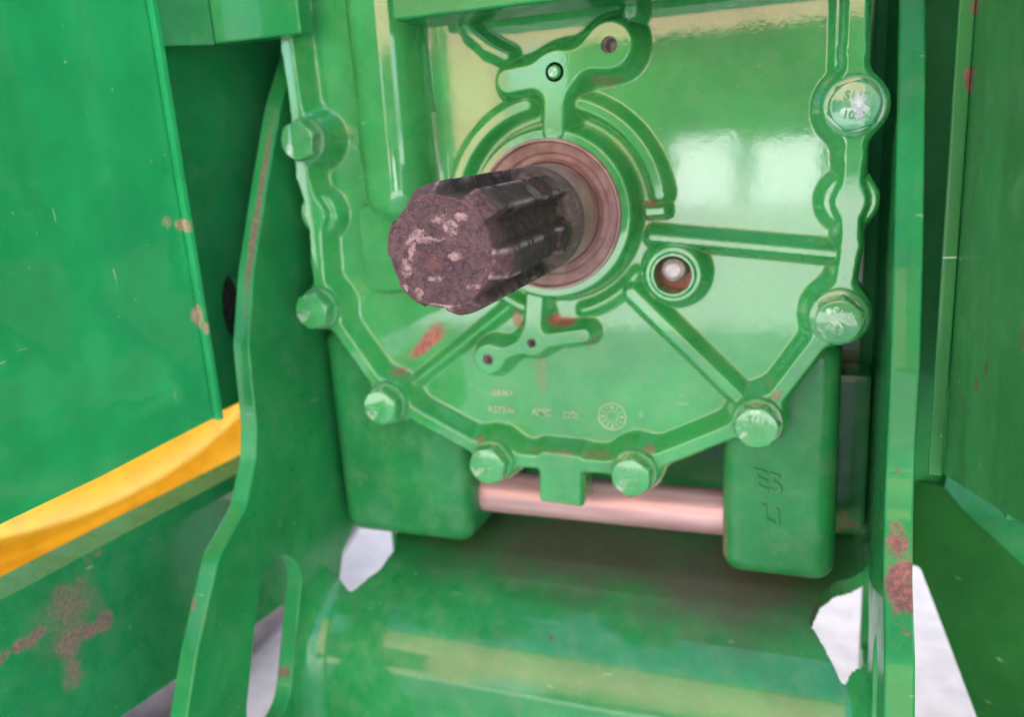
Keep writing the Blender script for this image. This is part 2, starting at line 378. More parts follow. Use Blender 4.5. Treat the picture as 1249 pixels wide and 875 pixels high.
# ------------------------------------------------------------------ tractor body behind everything, unseen cab and fenders added to block the sun
CXM = -.109                                            # centre line of the machine
t = thing('tractor_body', 'dark green rear wall of the tractor filling the gaps behind the bolted cover', 'tractor body', (CXM, .12, -.19))
plate('rear_wall', [round_poly([(-.305, -.197), (.085, -.197), (.085, 1.3), (-.305, 1.3)], .01)], .02, xz(.115), M['body'], t)  # carried up out of view to block the sun
box('shade_fender', (-1.40, -.45, 1.30), (-.76, 1.7, 1.33), M['body'], t, .01)  # unseen fenders, lengthened to shade the wheels
box('shade_fender', (.54, -.45, 1.30), (1.18, 1.7, 1.33), M['body'], t, .01)
box('shade_cab', (-1.0, .15, 1.36), (.78, 2.9, 2.7), M['body'], t, .05)  # unseen, added so the ground behind lies in shade

# ------------------------------------------------------------------ wheels
def wheel(xin, sgn, label):
    c = (0, .414, .304); K = 1.60
    t = thing('rear_wheel', label, 'wheel', (xin, c[1], -.65), 'rear wheels of the tractor')
    rim = [(.28, -.20), (.36, -.10), (.400, -.055), (.418, -.022), (.428, -.005), (.437, 0), (.445, -.006), (.452, -.026), (.460, -.044), (.470, -.046), (.482, -.018), (.505, -.004), (.517, .008), (.522, .006), (.522, -.03)]
    lathe('rim', [(r * K, xin + sgn * h * K) for r, h in rim], (0, c[1], c[2]), M['yellow'], t, 160, 'X', 60)
    ty = [(.834, .0), (.836, .05), (.845, .105), (.865, .138), (.89, .142), (.92, .125), (.945, .09), (.954, .02), (.954, -.42), (.93, -.46), (.88, -.5), (.835, -.45)]
    lathe('tyre', [(r, xin + sgn * h) for r, h in ty], (0, c[1], c[2]), M['rubber'], t, 160, 'X', 50)
    bm = bmesh.new()
    for k in range(26):
        a = 2 * math.pi * (k + .5) / 26
        mt = Matrix.Translation((xin - sgn * .07, c[1], c[2])) @ Matrix.Rotation(a, 4, 'X') @ Matrix.Translation((0, 0, .929)) @ Matrix.Rotation(sgn * .7, 4, 'Z')
        bmesh.ops.create_cube(bm, size=1, matrix=mt @ Matrix.Diagonal((.30, .05, .045, 1)))
    bmesh.ops.bevel(bm, geom=bm.edges[:], offset=.008, profile=.5, segments=1, affect='EDGES')
    me = bpy.data.meshes.new('tread'); bm.to_mesh(me); bm.free(); finish(me, 40)
    o = link('tread', me, M['rubber'], t); o['kind'] = 'stuff'
wheel(-.80, 1, 'yellow wheel rim seen through the gap below the big left green panel')
wheel(.582, -1, 'dark tyre behind the right side plate, its yellow rim out of view')

# ------------------------------------------------------------------ walls outside the side plates
zb = at(285, 513, 0, -.275)[2] + .007
t = thing('inner_wall', 'dark green inner wall with a small slot, left of the curved left side plate', 'wall', (-.277, .0, zb), 'inner walls outside the side plates')
hole = lambda y, z, a, b: [(y + a * math.cos(k * math.pi / 12) + .2 * b * math.sin(k * math.pi / 12) * 0, z + b * math.sin(k * math.pi / 12)) for k in range(24)]
plate('wall_sheet', [round_poly([(-.046, zb), (.34, zb), (.34, .4), (-.046, .4)], .002), hole(.003, -.0735, .0085, .0165)], .004, yz(-.277), M['body'], t)
box('dark_backing', (-.295, -.012, -.096), (-.2835, .022, -.05), M['hole_shade'], t, .002)  # added dark block behind the slot, in place of shade
t = thing('inner_wall', 'dark narrow green inner wall with a dark slot, right of the right side plate', 'wall', (.056, .0, zb), 'inner walls outside the side plates')
plate('wall_sheet', [round_poly([(-.044, -.13), (.34, -.13), (.34, .4), (-.044, .4)], .002), hole(.003, -.0735, .0085, .0165)], .004, yz(.056), M['body'], t)
box('dark_backing', (.0625, -.012, -.096), (.074, .022, -.05), M['hole_shade'], t, .002)  # matching dark block added to paint the right slot's shade

# ------------------------------------------------------------------ left and right shields
t = thing('shield_panel', 'large bright green scratched panel filling the upper left', 'shield panel', (-.2535, -.048, -.112), 'side shields beside the shaft')
def bent(u, v, w_):
    k = max(0, -.112 - u); return (-.2535 + w_ - k * .16, u, v)
oL = [(-.048, -.1115), (-.155, -.109), (-.30, -.106), (-.30, .35), (-.113, .35), (-.111, .35), (-.048, .35)]
def grid_sheet(name, y0, y1, z0, z1, x, th, mat, parent, bend=lambda y: 0.0, zlow=None):
    ys = np.concatenate([[y0], np.linspace(y0, y1, 40)[1:]]); V = []; Fc = []
    n = len(ys)
    for s in (0, 1):
        for y in ys:
            zz = zlow(y) if zlow else z0
            V += [(x + s * th + bend(y), y, zz), (x + s * th + bend(y), y, z1)]
    for i in range(n - 1):
        a, b_ = 2 * i, 2 * i + 2
        Fc += [(a, b_, b_ + 1, a + 1)]; o = 2 * n
        Fc += [(o + a, o + a + 1, o + b_ + 1, o + b_), (a, o + a, o + b_, b_), (a + 1, b_ + 1, o + b_ + 1, o + a + 1)]
    o = 2 * n; e = 2 * n - 2
    Fc += [(0, 1, o + 1, o), (e, o + e, o + e + 1, e + 1)]
    me = arr(name, V, Fc); bm = bmesh.new(); bm.from_mesh(me)
    sh = [ed for ed in bm.edges if len(ed.link_faces) == 2 and ed.calc_face_angle() > 1.0]
    bmesh.ops.bevel(bm, geom=sh, offset=.0007, segments=2, profile=.5, affect='EDGES')
    bmesh.ops.recalc_face_normals(bm, faces=bm.faces); bm.to_mesh(me); bm.free(); finish(me, 40)
    return wn(link(name, me, mat, parent))
def soft(y, y0, k):                                  # soft crease in the sheet
    d = y0 - y; return -k * .5 * (d + math.sqrt(d * d + 9e-6))
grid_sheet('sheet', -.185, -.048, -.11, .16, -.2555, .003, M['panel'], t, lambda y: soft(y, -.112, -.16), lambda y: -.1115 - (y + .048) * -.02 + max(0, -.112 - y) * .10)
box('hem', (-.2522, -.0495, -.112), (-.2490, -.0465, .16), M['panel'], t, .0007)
t = thing('shield_panel', 'dark green panel with rust specks filling the upper right edge', 'shield panel', (.036, -.048, -.112), 'side shields beside the shaft')
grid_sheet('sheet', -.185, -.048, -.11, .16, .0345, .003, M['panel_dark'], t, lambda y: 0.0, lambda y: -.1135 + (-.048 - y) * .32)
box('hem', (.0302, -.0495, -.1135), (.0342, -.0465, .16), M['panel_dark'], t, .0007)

# ------------------------------------------------------------------ brackets below the shields
t = thing('lower_bracket', 'green bracket plate with a red mud splash, lower left below the yellow wheel', 'bracket', (-.30, 0, -.25), 'brackets below the shields')
a0, a1 = at(0, 757, 0, -.30), at(285, 597, 0, -.30); b0, b1 = at(150, 875, 0, -.30), at(215, 830, 0, -.30)
def lin(p, q, y): return p[2] + (q[2] - p[2]) * (y - p[1]) / (q[1] - p[1])
o1 = [(-.30, lin(b0, b1, -.30)), (.10, lin(b0, b1, .10)), (.10, lin(a0, a1, .10)), (-.30, lin(a0, a1, -.30))]
plate('side_sheet', [round_poly(o1, .003)], .006, yz(-.303), M['bracket'], t)
V = []
tz = lambda y: lin(a0, a1, y)
for y in (-.30, .10):
    V += [(-.3000, y, tz(y) - .0015), (-.303, y, tz(y) + .006), (-.316, y, tz(y) + .0090), (-.320, y, tz(y) + .006), (-.306, y, tz(y) + .0005)]
me = arr('top_lip', V, [(i, (i + 1) % 5, 5 + (i + 1) % 5, 5 + i) for i in range(5)] + [(4, 3, 2, 1, 0), (5, 6, 7, 8, 9)]); finish(me, 30); link('top_lip', me, M['bracket'], t)
t = thing('lower_bracket', 'deep green bracket plate with a pale teal top flange, lower right corner', 'bracket', (.065, 0, -.25), 'brackets below the shields')
pn = Vector((-.62, -.78, .08)).normalized(); p0 = Vector(at(1122, 640, 1, .10))
def on_plane(px, py):
    d = Vector(at(px, py, 1, 1.0)) - Vector(CAM); return Vector(CAM) + d * ((p0 - Vector(CAM)).dot(pn) / d.dot(pn))
ex = Vector((.78, -.62, 0)).normalized(); ez = pn.cross(ex); ez = ez if ez.z > 0 else -ez
def uv(px, py): q_ = on_plane(px, py) - p0; return (q_.dot(ex), q_.dot(ez))
o2 = [uv(*p) for p in ((1108, 585), (1152, 594), (1175, 622), (1249, 690), (1330, 760), (1330, 1130), (1250, 1010), (1190, 875), (1145, 755), (1121, 692), (1108, 690))]
pnf = -pn
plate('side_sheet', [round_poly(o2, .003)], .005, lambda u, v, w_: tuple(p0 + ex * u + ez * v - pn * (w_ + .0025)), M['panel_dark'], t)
tl = [on_plane(*p) for p in ((1152, 594), (1175, 622), (1249, 690), (1330, 760))]
V = []
off = Vector((.010, .030, .032)); nn = Vector((0, .7, -.7)) * .004
for p in tl: V += [tuple(p), tuple(p + off), tuple(p + off + nn), tuple(p + nn)]
Fc = []
for i in range(3):
    for k in range(4): Fc.append((i * 4 + k, i * 4 + (k + 1) % 4, i * 4 + 4 + (k + 1) % 4, i * 4 + 4 + k))
Fc += [(3, 2, 1, 0), (12, 13, 14, 15)]
me = arr('top_flange', V, Fc); bm = bmesh.new(); bm.from_mesh(me); bmesh.ops.recalc_face_normals(bm, faces=bm.faces); bm.to_mesh(me); bm.free(); finish(me, 30); link('top_flange', me, M['bracket'], t)

# ------------------------------------------------------------------ hitch frame: two side plates and the cross plate between them
XL, XR, TH = -.2400, .0185, .009
frame = thing('hitch_frame', 'welded green hitch frame of two curved side plates and a bent cross plate', 'hitch frame', (CXM, 0, -.30))
edge = [(.075, .16), (.030, .045), (.0118, .0198), (-.0067, -.0158), (-.0233, -.050), (-.0345, -.082), (-.0357, -.0996), (-.037, -.1184), (-.0408, -.1326),
        (-.0521, -.1515), (-.0735, -.1650), (-.0946, -.198), (-.1054, -.2194), (-.124, -.262), (-.150, -.33)]
outl = round_poly(edge + [(.10, -.33), (.10, .16)], [0, .02, .02, .03, .03, .02, .02, .02, .018, .014, .014, .03, .03, .03, 0, .01, 0], 5)
sc, sdv = np.array((-.0372, -.2010)), np.array((-.0180, -.0440)); sdv = sdv / np.linalg.norm(sdv); spv = np.array((sdv[1], -sdv[0]))
slot = []
for k in range(13):
    a = math.pi * k / 12; slot.append(tuple(sc + .0165 * (math.cos(a) * -spv - math.sin(a) * sdv)))
for k in range(13):
    a = math.pi * k / 12; slot.append(tuple(sc + sdv * .048 + .0165 * (math.cos(a) * spv + math.sin(a) * sdv)))
ra, rb_, rc_ = at(433, 643, 0, XL), at(419, 676, 0, XL), at(415, 704, 0, XL)
relief = round_poly([(ra[1], ra[2]), (rb_[1], rb_[2]), (rc_[1], rc_[2]), (rc_[1] + .002, -.262), (.082, -.262), (.082, ra[2] + .001)], .004)
for x0, lb in ((XL - TH / 2, 'left curved side plate with a long slot'), (XR + TH / 2, 'right side plate with red mud on its edge')):
    o = plate('side_plate', [outl, slot, relief], TH, yz(x0), M['frame'], frame, .0011); o['label'] = lb

prof = [(.15, -.199), (.105, -.2005), (.08, -.2018), (.05, -.2035), (.03, -.2055), (.014, -.2090), (.003, -.2130), (-.0065, -.2185), (-.0145, -.2258), (-.0205, -.2345), (-.0245, -.2440), (-.0270, -.2550), (-.0282, -.268), (-.0285, -.285), (-.0285, -.31), (-.0285, -.34)]
pr = np.array(prof)
seg = np.r_[0, np.cumsum(np.linalg.norm(np.diff(pr, axis=0), axis=1))]
def smooth_prof(n):
    s = np.linspace(0, seg[-1], n); q = np.stack([np.interp(s, seg, pr[:, 0]), np.interp(s, seg, pr[:, 1])], 1)
    for _ in range(6): q[1:-1] = .25 * q[:-2] + .5 * q[1:-1] + .25 * q[2:]
    return q
q = smooth_prof(330); d = np.gradient(q, axis=0); d /= np.linalg.norm(d, axis=1)[:, None]; nr = np.stack([d[:, 1], -d[:, 0]], 1)   # outward (up / to the camera)
if nr[0, 1] < 0: nr = -nr
xs = np.concatenate([np.linspace(XL, XL + .038, 70), np.linspace(XL + .038, XR - .038, 64)[1:-1], np.linspace(XR - .038, XR, 70)])
V = []; idx = {}; Fc = []
NOTCH = [round_poly([(-.262, .0516), (-.2237, .0500), (-.2123, .0246), (-.2131, .0092), (-.2234, -.006), (-.2316, -.0005), (-.262, .008)], .006),
         round_poly([(-.0056, .0120), (-.0010, .030), (.0060, .0400), (.0142, .0427), (.035, .042), (.035, -.004), (.0125, -.006), (.0087, -.012)], .006)]
def nd(x, y):
    """signed distance to the nearest notch outline, negative inside it, and the nearest outline point"""
    best = (1e9, 1.0, x, y)
    for pts in NOTCH:
        ins = False
        for k in range(len(pts)):
            (ax, ay), (bx, by) = pts[k - 1], pts[k]; dx, dy = bx - ax, by - ay
            t_ = min(1, max(0, ((x - ax) * dx + (y - ay) * dy) / max(1e-15, dx * dx + dy * dy)))
            L = math.hypot(x - ax - t_ * dx, y - ay - t_ * dy)
            if L < best[0]: best = (L, best[1], ax + t_ * dx, ay + t_ * dy)
            if (ay > y) != (by > y) and x < (bx - ax) * (y - ay) / (by - ay) + ax: ins = not ins
        if ins: best = (best[0], -1.0, best[2], best[3])
    return best
def keep(x, y, z):
    if z < -.226 or y > .06 or (-.20 < x < -.012): return True
    L, sg, _, _ = nd(x, y); return sg > 0 or L < .00034
def cutsnap(x, y, z):
    if z < -.226 or y > .06 or (-.20 < x < -.012): return x, y
    L, sg, a, b_ = nd(x, y)
    return (a, b_) if L < .00042 else (x, y)
def vid(i, j, s):
    key = (i, j, s)
    if key not in idx:
        x = xs[i]; fil = 0.0
        dd = min(x - XL, XR - x)                       # the sheet runs up into the side plates with a fillet
        if dd < .012: fil = .012 - math.sqrt(max(0, .012 ** 2 - (.012 - dd) ** 2))
        p = q[j] + nr[j] * (fil if s == 0 else -.008 + fil)
        idx[key] = len(V); V.append((x, p[0], p[1]))
    return idx[key]
def zy(i, j): return xs[i], q[j][0], q[j][1]
def cell_ok(i, j):
    return all(keep(*zy(a, b_)) for a, b_ in ((i, j), (i + 1, j), (i, j + 1), (i + 1, j + 1)))
ok = {(i, j): cell_ok(i, j) for i in range(len(xs) - 1) for j in range(len(q) - 1)}
for (i, j), v in ok.items():
    if not v: continue
    Fc.append((vid(i, j, 0), vid(i, j + 1, 0), vid(i + 1, j + 1, 0), vid(i + 1, j, 0)))
    Fc.append((vid(i, j, 1), vid(i + 1, j, 1), vid(i + 1, j + 1, 1), vid(i, j + 1, 1)))
    for (di, dj), (p, r) in (((-1, 0), ((i, j), (i, j + 1))), ((1, 0), ((i + 1, j + 1), (i + 1, j))), ((0, -1), ((i + 1, j), (i, j))), ((0, 1), ((i, j + 1), (i + 1, j + 1)))):
        if not ok.get((i + di, j + dj), False):
            Fc.append((vid(*p, 0), vid(*p, 1), vid(*r, 1), vid(*r, 0)))
V = [(*(cutsnap(x, y, z)), z) for x, y, z in V]
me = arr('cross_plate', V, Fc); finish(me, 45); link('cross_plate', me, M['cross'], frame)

# ------------------------------------------------------------------ housing feet and the cross rod
t = thing('gear_housing', 'cast green gear housing feet standing on the cross plate below the cover', 'gear housing', (CXM, .05, -.195))
def foot(x0, x1, zb, tag_):
    bm = bmesh.new(); bmesh.ops.create_cube(bm, size=1)
    a = Vector((x0, .0115, zb)); b_ = Vector((x1, .10, -.085)); c = (a + b_) / 2; s = b_ - a
    for v in bm.verts: v.co = Vector((v.co.x * s.x, v.co.y * s.y, v.co.z * s.z)) + c
    bmesh.ops.bevel(bm, geom=bm.edges[:], offset=.0085, segments=8, profile=.5, affect='EDGES')
    me = bpy.data.meshes.new('foot'); bm.to_mesh(me); bm.free(); finish(me, 50)
    o = wn(link('foot', me, M['casting'], t)); o['label'] = tag_; return o
foot(-.2340, -.1618, -.1937, 'left foot of the gear housing')
fr = foot(-.0425, .0040, -.1922, 'right foot of the gear housing with raised casting marks')
box('side_wall', (-.0035, .078, -.2004), (.0182, .104, -.118), M['casting'], t, .003)
box('side_wall', (-.2365, .078, -.193), (-.2265, .104, -.118), M['casting'], t, .003)
box('cross_web', (-.236, .104, -.19), (.0145, .1045 + .008, .16), M['casting'], t, .002)
# the raised casting mark on the right foot
mk = lambda u, v, w_: (-.0222 + u * .96 - v * .10, .0113 - w_, -.1545 + v - u * .22)
for s, v0, sz in (('E5', .0078, .0125), ('LI', -.0070, .0105)):
    o = text_mesh('casting_mark', s, sz, .0008, (lambda v0: lambda u, v, w_: mk(u, v + v0, w_))(v0), M['casting'], fr)

t = thing('cross_rod', 'pinkish bare steel rod lying crosswise between the two housing feet', 'rod', (CXM, .035, -.1805))
zr = -.1732
lathe('rod_body', [(0.0001, -.172), (.0094, -.172), (.0106, -.1708), (.0106, -.035), (.0001, -.035)], (0, .035, zr), M['steel'], t, 48, 'X')

# ------------------------------------------------------------------ upper bar and bracket
t = thing('upper_bar', 'green flat bar crossing in front of the top of the bolted cover', 'bar', (-.1, -.03, .0446))
def xz_bar(name, x0, x1, y0, y1, z0, z1, mat, par): return box(name, (x0, y0, z0), (x1, y1, z1), mat, par, .0014, 3)
xz_bar('bar_body', -.1570, .012, -.030, .000, .0442, .16, M['frame'], t)
t = thing('corner_bracket', 'folded green bracket in the upper left above the cover, left of the upper bar', 'bracket', (-.23, -.01, .0465))
box('front_face', (-.2538, -.0105, .0467), (-.2096, .0, .20), M['frame'], t, .0012, 3)
V = [(-.2540, -.0103, .0466), (-.2540, -.0103, .2), (-.285, -.047, .2), (-.285, -.047, .0455), (-.2570, -.0075, .0466), (-.2570, -.0075, .2), (-.288, -.044, .2), (-.288, -.044, .0455)]
me = arr('wing', V, [(0, 1, 2, 3), (7, 6, 5, 4), (0, 4, 5, 1), (2, 6, 7, 3), (0, 3, 7, 4), (1, 5, 6, 2)]); finish(me, 30); link('wing', me, M['casting'], t)

# ------------------------------------------------------------------ the bolted cover: a casting grown from its rim, ribs and bosses
cover = thing('gearbox_cover', 'pale green cast gearbox cover with ribs, bolted round its rim behind the shaft', 'gearbox cover', (CXM, .01, -.17))
def P2(px, py, y=0.0):
    p = at(px, py, 1, y); return np.array((p[0], p[2]))
RING = P2(670, 262); RING = np.array((CXM, RING[1]))
BOLTS = [P2(377, 171), P2(393, 375), P2(475, 490), P2(603, 560), P2(775, 573), P2(925, 513), P2(1023, 386), P2(1042, 129)]
pitch = .00048
gx = np.arange(-.2420, .0200, pitch); gz = np.arange(-.170, .096, pitch)
X, Z = np.meshgrid(gx, gz, indexing='ij')

def cap(X, Z, a, b, r):
    ax, az = a; bx, bz = b; dx, dz = bx - ax, bz - az
    t_ = np.clip(((X - ax) * dx + (Z - az) * dz) / max(1e-12, dx * dx + dz * dz), 0, 1)
    return np.hypot(X - ax - t_ * dx, Z - az - t_ * dz) - r
def circ(X, Z, c, r): return np.hypot(X - c[0], Z - c[1]) - r
def smin(a, b, k):
    h = np.clip(.5 + .5 * (b - a) / k, 0, 1); return b * (1 - h) + a * h - k * h * (1 - h)
def smax(a, b, k):
    kk = np.maximum(1e-9, k * np.clip(np.minimum(a, b) / .0012, 0, 1)); return -smin(-a, -b, kk)
def boxd(X, Z, c, hx, hz, r, rot=0.0):
    x, z = X - c[0], Z - c[1]; cs, sn = math.cos(rot), math.sin(rot); x, z = x * cs + z * sn, -x * sn + z * cs
    dx, dz = np.abs(x) - hx + r, np.abs(z) - hz + r
    return np.hypot(np.maximum(dx, 0), np.maximum(dz, 0)) + np.minimum(np.maximum(dx, dz), 0) - r
def arc(X, Z, c, rad, half, a0, a1):
    """band round c between two angles (degrees, counter-clockwise)"""
    ang = np.degrees(np.arctan2(Z - c[1], X - c[0])); mid = (a0 + a1) / 2; hw = (a1 - a0) / 2
    da = (ang - mid + 180) % 360 - 180
    rr = np.hypot(X - c[0], Z - c[1]); d = np.abs(rr - rad) - half
    e = [np.array((c[0] + rad * math.cos(R_(a)), c[1] + rad * math.sin(R_(a)))) for a in (a0, a1)]
    de = np.minimum(circ(X, Z, e[0], half), circ(X, Z, e[1], half))
    return np.where(np.abs(da) <= hw, d, de)
def polyd(X, Z, pts):
    d = np.full(X.shape, 1e9); ins = np.zeros(X.shape, bool)
    for i in range(len(pts)):
        a, b = np.array(pts[i]), np.array(pts[(i + 1) % len(pts)])
        d = np.minimum(d, cap(X, Z, a, b, 0))
        c1 = (a[1] > Z) != (b[1] > Z)
        with np.errstate(divide='ignore', invalid='ignore'):
            xi = (b[0] - a[0]) * (Z - a[1]) / (b[1] - a[1] if b[1] != a[1] else 1e-12) + a[0]
        ins ^= c1 & (X < xi)
    return np.where(ins, -d, d)

DWL, DWR = P2(383, 262), P2(1037, 246)
line = [P2(350, -60), P2(350, 60), P2(361, 135), P2(368, 215), DWL, P2(386, 320), BOLTS[1], BOLTS[2], BOLTS[3], BOLTS[4], BOLTS[5], BOLTS[6], P2(1037, 300), DWR, P2(1041, 190), BOLTS[7], P2(1044, 60), P2(1044, -60)]
line[0][1] = .14; line[-1] = np.array((line[-2][0], .14))
A = P2(745, 55); B = P2(679, 88); AL = P2(622, 99); Cc = P2(648, 419); Dd = P2(595, 439); AR = P2(711, 410); EE = P2(820, 336)
STEM = RING + np.array((.004, .033))
def feats(X, Z):
    """list of (name, sdf, height, base width)"""
    f = []
    rim = None
    for i in range(len(line) - 1):
        d_ = cap(X, Z, line[i], line[i + 1], .0036); rim = d_ if rim is None else smin(rim, d_, .0015)
    for k, b_ in enumerate(BOLTS): rim = smin(rim, circ(X, Z, b_, .0104 if k < 6 else .0112), .004)
    for d_ in (DWL, DWR): rim = smin(rim, circ(X, Z, d_, .0056), .004)
    tab = boxd(X, Z, P2(683, 585), .0100, .0125, .002, -.04)
    rim = smin(rim, tab, .002)
    f.append(('rim', rim, .0100, .0042))
    for d_ in (DWL, DWR): f.append(('rim', circ(X, Z, d_, .0098), .0066, .0036))
    f.append(('rim', cap(X, Z, line[-3], line[-1], .0078), .0035, .002))
    col = circ(X, Z, RING, .0345)
    f.append(('bearing_collar', col, .0118, .0032))
    f.append(('rib', arc(X, Z, RING, .0445, .0028, 8, 72), .0062, .0034))
    f.append(('rib', arc(X, Z, RING, .0445, .0028, 102, 172), .0062, .0034))
    f.append(('rib', arc(X, Z, RING, .0430, .0020, 226, 262), .0050, .0030))
    f.append(('rib', arc(X, Z, RING, .0425, .0016, 284, 322), .0036, .0030))
    f.append(('rib', boxd(X, Z, P2(797, 259), .0048, .0024, .001, .05), .0078, .0018))
    arm = smin(cap(X, Z, STEM, B, .0046), circ(X, Z, B, .0078), .006)
    arm = smin(arm, cap(X, Z, B, AL, .0052), .005); arm = smin(arm, cap(X, Z, B, A, .0052), .005); arm = smin(arm, circ(X, Z, A, .0090), .006)
    f.append(('upper_boss', arm, .0128, .0050))
    f.append(('rib', smin(cap(X, Z, P2(767, 12), P2(775, -70), .0030), circ(X, Z, P2(767, 12), .003), .001), .0075, .0036))
    pts = [P2(612, 68), P2(588, 56), P2(568, 38), P2(552, 10), P2(540, -40)]
    w_ = None
    for i in range(4):
        d_ = cap(X, Z, pts[i], pts[i + 1], .0022); w_ = d_ if w_ is None else smin(w_, d_, .001)
    f.append(('rib', w_, .0068, .0036))
    low = smin(cap(X, Z, P2(652, 350), Cc, .0044), circ(X, Z, Cc, .0060), .004)
    low = smin(low, cap(X, Z, Cc, Dd, .0034), .004); low = smin(low, circ(X, Z, Dd, .0075), .004); low = smin(low, cap(X, Z, Cc, AR, .0036), .004)
    f.append(('lower_boss', low, .0095, .0030))
    f.append(('hole_boss', circ(X, Z, EE, .0118), .0085, .0034))
    f.append(('hole_boss', circ(X, Z, EE, .0098), .0098, .0012))
    f.append(('rib', cap(X, Z, P2(795, 290, .003), P2(1025, 311, .003), .0021), .0078, .0036))
    f.append(('rib', cap(X, Z, P2(770, 358, .003), BOLTS[5], .0030), .0078, .0034))
    f.append(('rib', cap(X, Z, P2(625, 370, .003), BOLTS[2], .0014), .0040, .0030))
    return f
bulA, bulB = P2(452, -10, -.008), P2(474, 232, -.008); bulA = np.array((bulB[0] + .0015, .14))
padC = P2(474, 302, .002)
def height(X, Z):
    H = np.zeros(X.shape); owner = np.zeros(X.shape, int); names = []
    for k, (nm, d_, hf, w_) in enumerate(feats(X, Z)):
        t_ = np.clip((d_ + .0013) / (w_ + .0013), 0, 1); h = hf * (1 - t_ * t_ * (3 - 2 * t_))
        names.append(nm)
        owner = np.where(h > np.maximum(H, .0007), k + 1, owner)
        H = smax(H, h, .0012)
    # the long oil channel on the left: half round and tall
    d_ = cap(X, Z, bulA, bulB, 0); r = .0162
    h = .0225 * np.sqrt(np.clip(1 - np.abs(d_ / r) ** 3.4, 0, 1))
    names.append('oil_channel'); owner = np.where(h > np.maximum(H, .0007), len(names), owner); H = smax(H, h, .003)
    d_ = boxd(X, Z, padC, .0118, .0185, .004, .04); t_ = np.clip(d_ / .004, 0, 1); h = .0105 * (1 - t_ * t_ * (3 - 2 * t_))
    names.append('channel_pad'); owner = np.where(h > np.maximum(H, .0007), len(names), owner); H = smax(H, h, .0015)
    return H, owner, names

def outline(X, Z):
    poly = [tuple(p) for p in line]
    d_ = polyd(X, Z, poly) - .0047
    for k, b_ in enumerate(BOLTS): d_ = smin(d_, circ(X, Z, b_, .0118), .004)
    for c_ in (DWL, DWR): d_ = smin(d_, circ(X, Z, c_, .0100), .004)
    d_ = smin(d_, boxd(X, Z, P2(683, 585), .0106, .0128, .002, -.04), .003)
    d_ = np.maximum(d_, .0302 - np.hypot(X - RING[0], Z - RING[1]))
    d_ = np.maximum(d_, .0076 - np.hypot(X - EE[0], Z - EE[1]))
    for c_, r_ in ((A, .0031), (Dd, .0026), (Cc, .0021)): d_ = np.maximum(d_, r_ - np.hypot(X - c_[0], Z - c_[1]))
    return d_
D0 = outline(X, Z); e = 1e-5
gxd = (outline(X + e, Z) - outline(X - e, Z)) / (2 * e); gzd = (outline(X, Z + e) - outline(X, Z - e)) / (2 * e)
gl = np.maximum(.3, np.hypot(gxd, gzd))
snap = np.abs(D0) < .62 * pitch
Xs = np.where(snap, X - D0 * gxd / gl ** 2, X); Zs = np.where(snap, Z - D0 * gzd / gl ** 2, Z)
inside = (D0 < .62 * pitch)
H, owner, names = height(Xs, Zs)
# slight unevenness of the casting
e = 2e-5
Hx = (height(Xs + e, Zs)[0] - height(Xs - e, Zs)[0]) / (2 * e); Hz = (height(Xs, Zs + e)[0] - height(Xs, Zs - e)[0]) / (2 * e)
NRM = np.stack([-Hx, -np.ones_like(Hx), -Hz], -1); NRM /= np.linalg.norm(NRM, axis=-1, keepdims=True)
YY = .010 - H
nx_, nz_ = X.shape
cok = inside[:-1, :-1] & inside[1:, :-1] & inside[:-1, 1:] & inside[1:, 1:]
ctr = owner[:-1, :-1]
cow = np.maximum(np.maximum(owner[:-1, :-1], owner[1:, :-1]), np.maximum(owner[:-1, 1:], owner[1:, 1:])) if False else owner[1:, 1:]
vid_ = np.arange(nx_ * nz_).reshape(nx_, nz_)
ii, jj = np.nonzero(cok)
quads = np.stack([vid_[ii, jj], vid_[ii + 1, jj], vid_[ii + 1, jj + 1], vid_[ii, jj + 1]], 1)
qown = cow[ii, jj]
PV = np.stack([Xs, YY, Zs], -1).reshape(-1, 3); PN = NRM.reshape(-1, 3)
# merge owners that make up one part
key = [0]; seen = {}
for k, nm in enumerate(names):
    one = nm in ('rim', 'hole_boss')
    key.append(seen[nm] if one and nm in seen else k + 1)
    seen.setdefault(nm, k + 1)
qkey = np.array(key)[qown]
def piece(name, Q, mat, par):
    u, inv = np.unique(Q, return_inverse=True); inv = inv.reshape(Q.shape)
    me = bpy.data.meshes.new(name); n, q_ = len(u), len(Q)
    me.vertices.add(n); me.vertices.foreach_set('co', PV[u].astype(np.float32).ravel())
    me.loops.add(q_ * 4); me.loops.foreach_set('vertex_index', inv.astype(np.int32).ravel())
    me.polygons.add(q_); me.polygons.foreach_set('loop_start', np.arange(0, q_ * 4, 4, dtype=np.int32))
    me.update(calc_edges=True); me.validate()
    me.polygons.foreach_set('use_smooth', [True] * q_)
    me.normals_split_custom_set_from_vertices([tuple(v) for v in PN[u].astype(float)])
    return link(name, me, mat, par)
for k in np.unique(qkey):
    Q = quads[qkey == k]
    if len(Q) < 12: continue
    piece('plate_face' if k == 0 else names[k - 1], Q, M['cover'], cover)
# side wall of the casting and of its bores
edges = {}
ed = np.concatenate([quads[:, [0, 1]], quads[:, [1, 2]], quads[:, [2, 3]], quads[:, [3, 0]]])
es = np.sort(ed, 1); code = es[:, 0].astype(np.int64) * (nx_ * nz_) + es[:, 1]
uq, first, cnt = np.unique(code, return_index=True, return_counts=True)
be = ed[first[cnt == 1]]
used = np.unique(be); mp = {int(v): i for i, v in enumerate(used)}
V = [tuple(PV[v]) for v in used] + [(PV[v][0], .0155, PV[v][2]) for v in used]
nU = len(used)
me = arr('rim_side', V, [(mp[int(a)], mp[int(b)], mp[int(b)] + nU, mp[int(a)] + nU) for a, b in be]); finish(me, 40)
link('rim_side', me, M['cover'], cover)

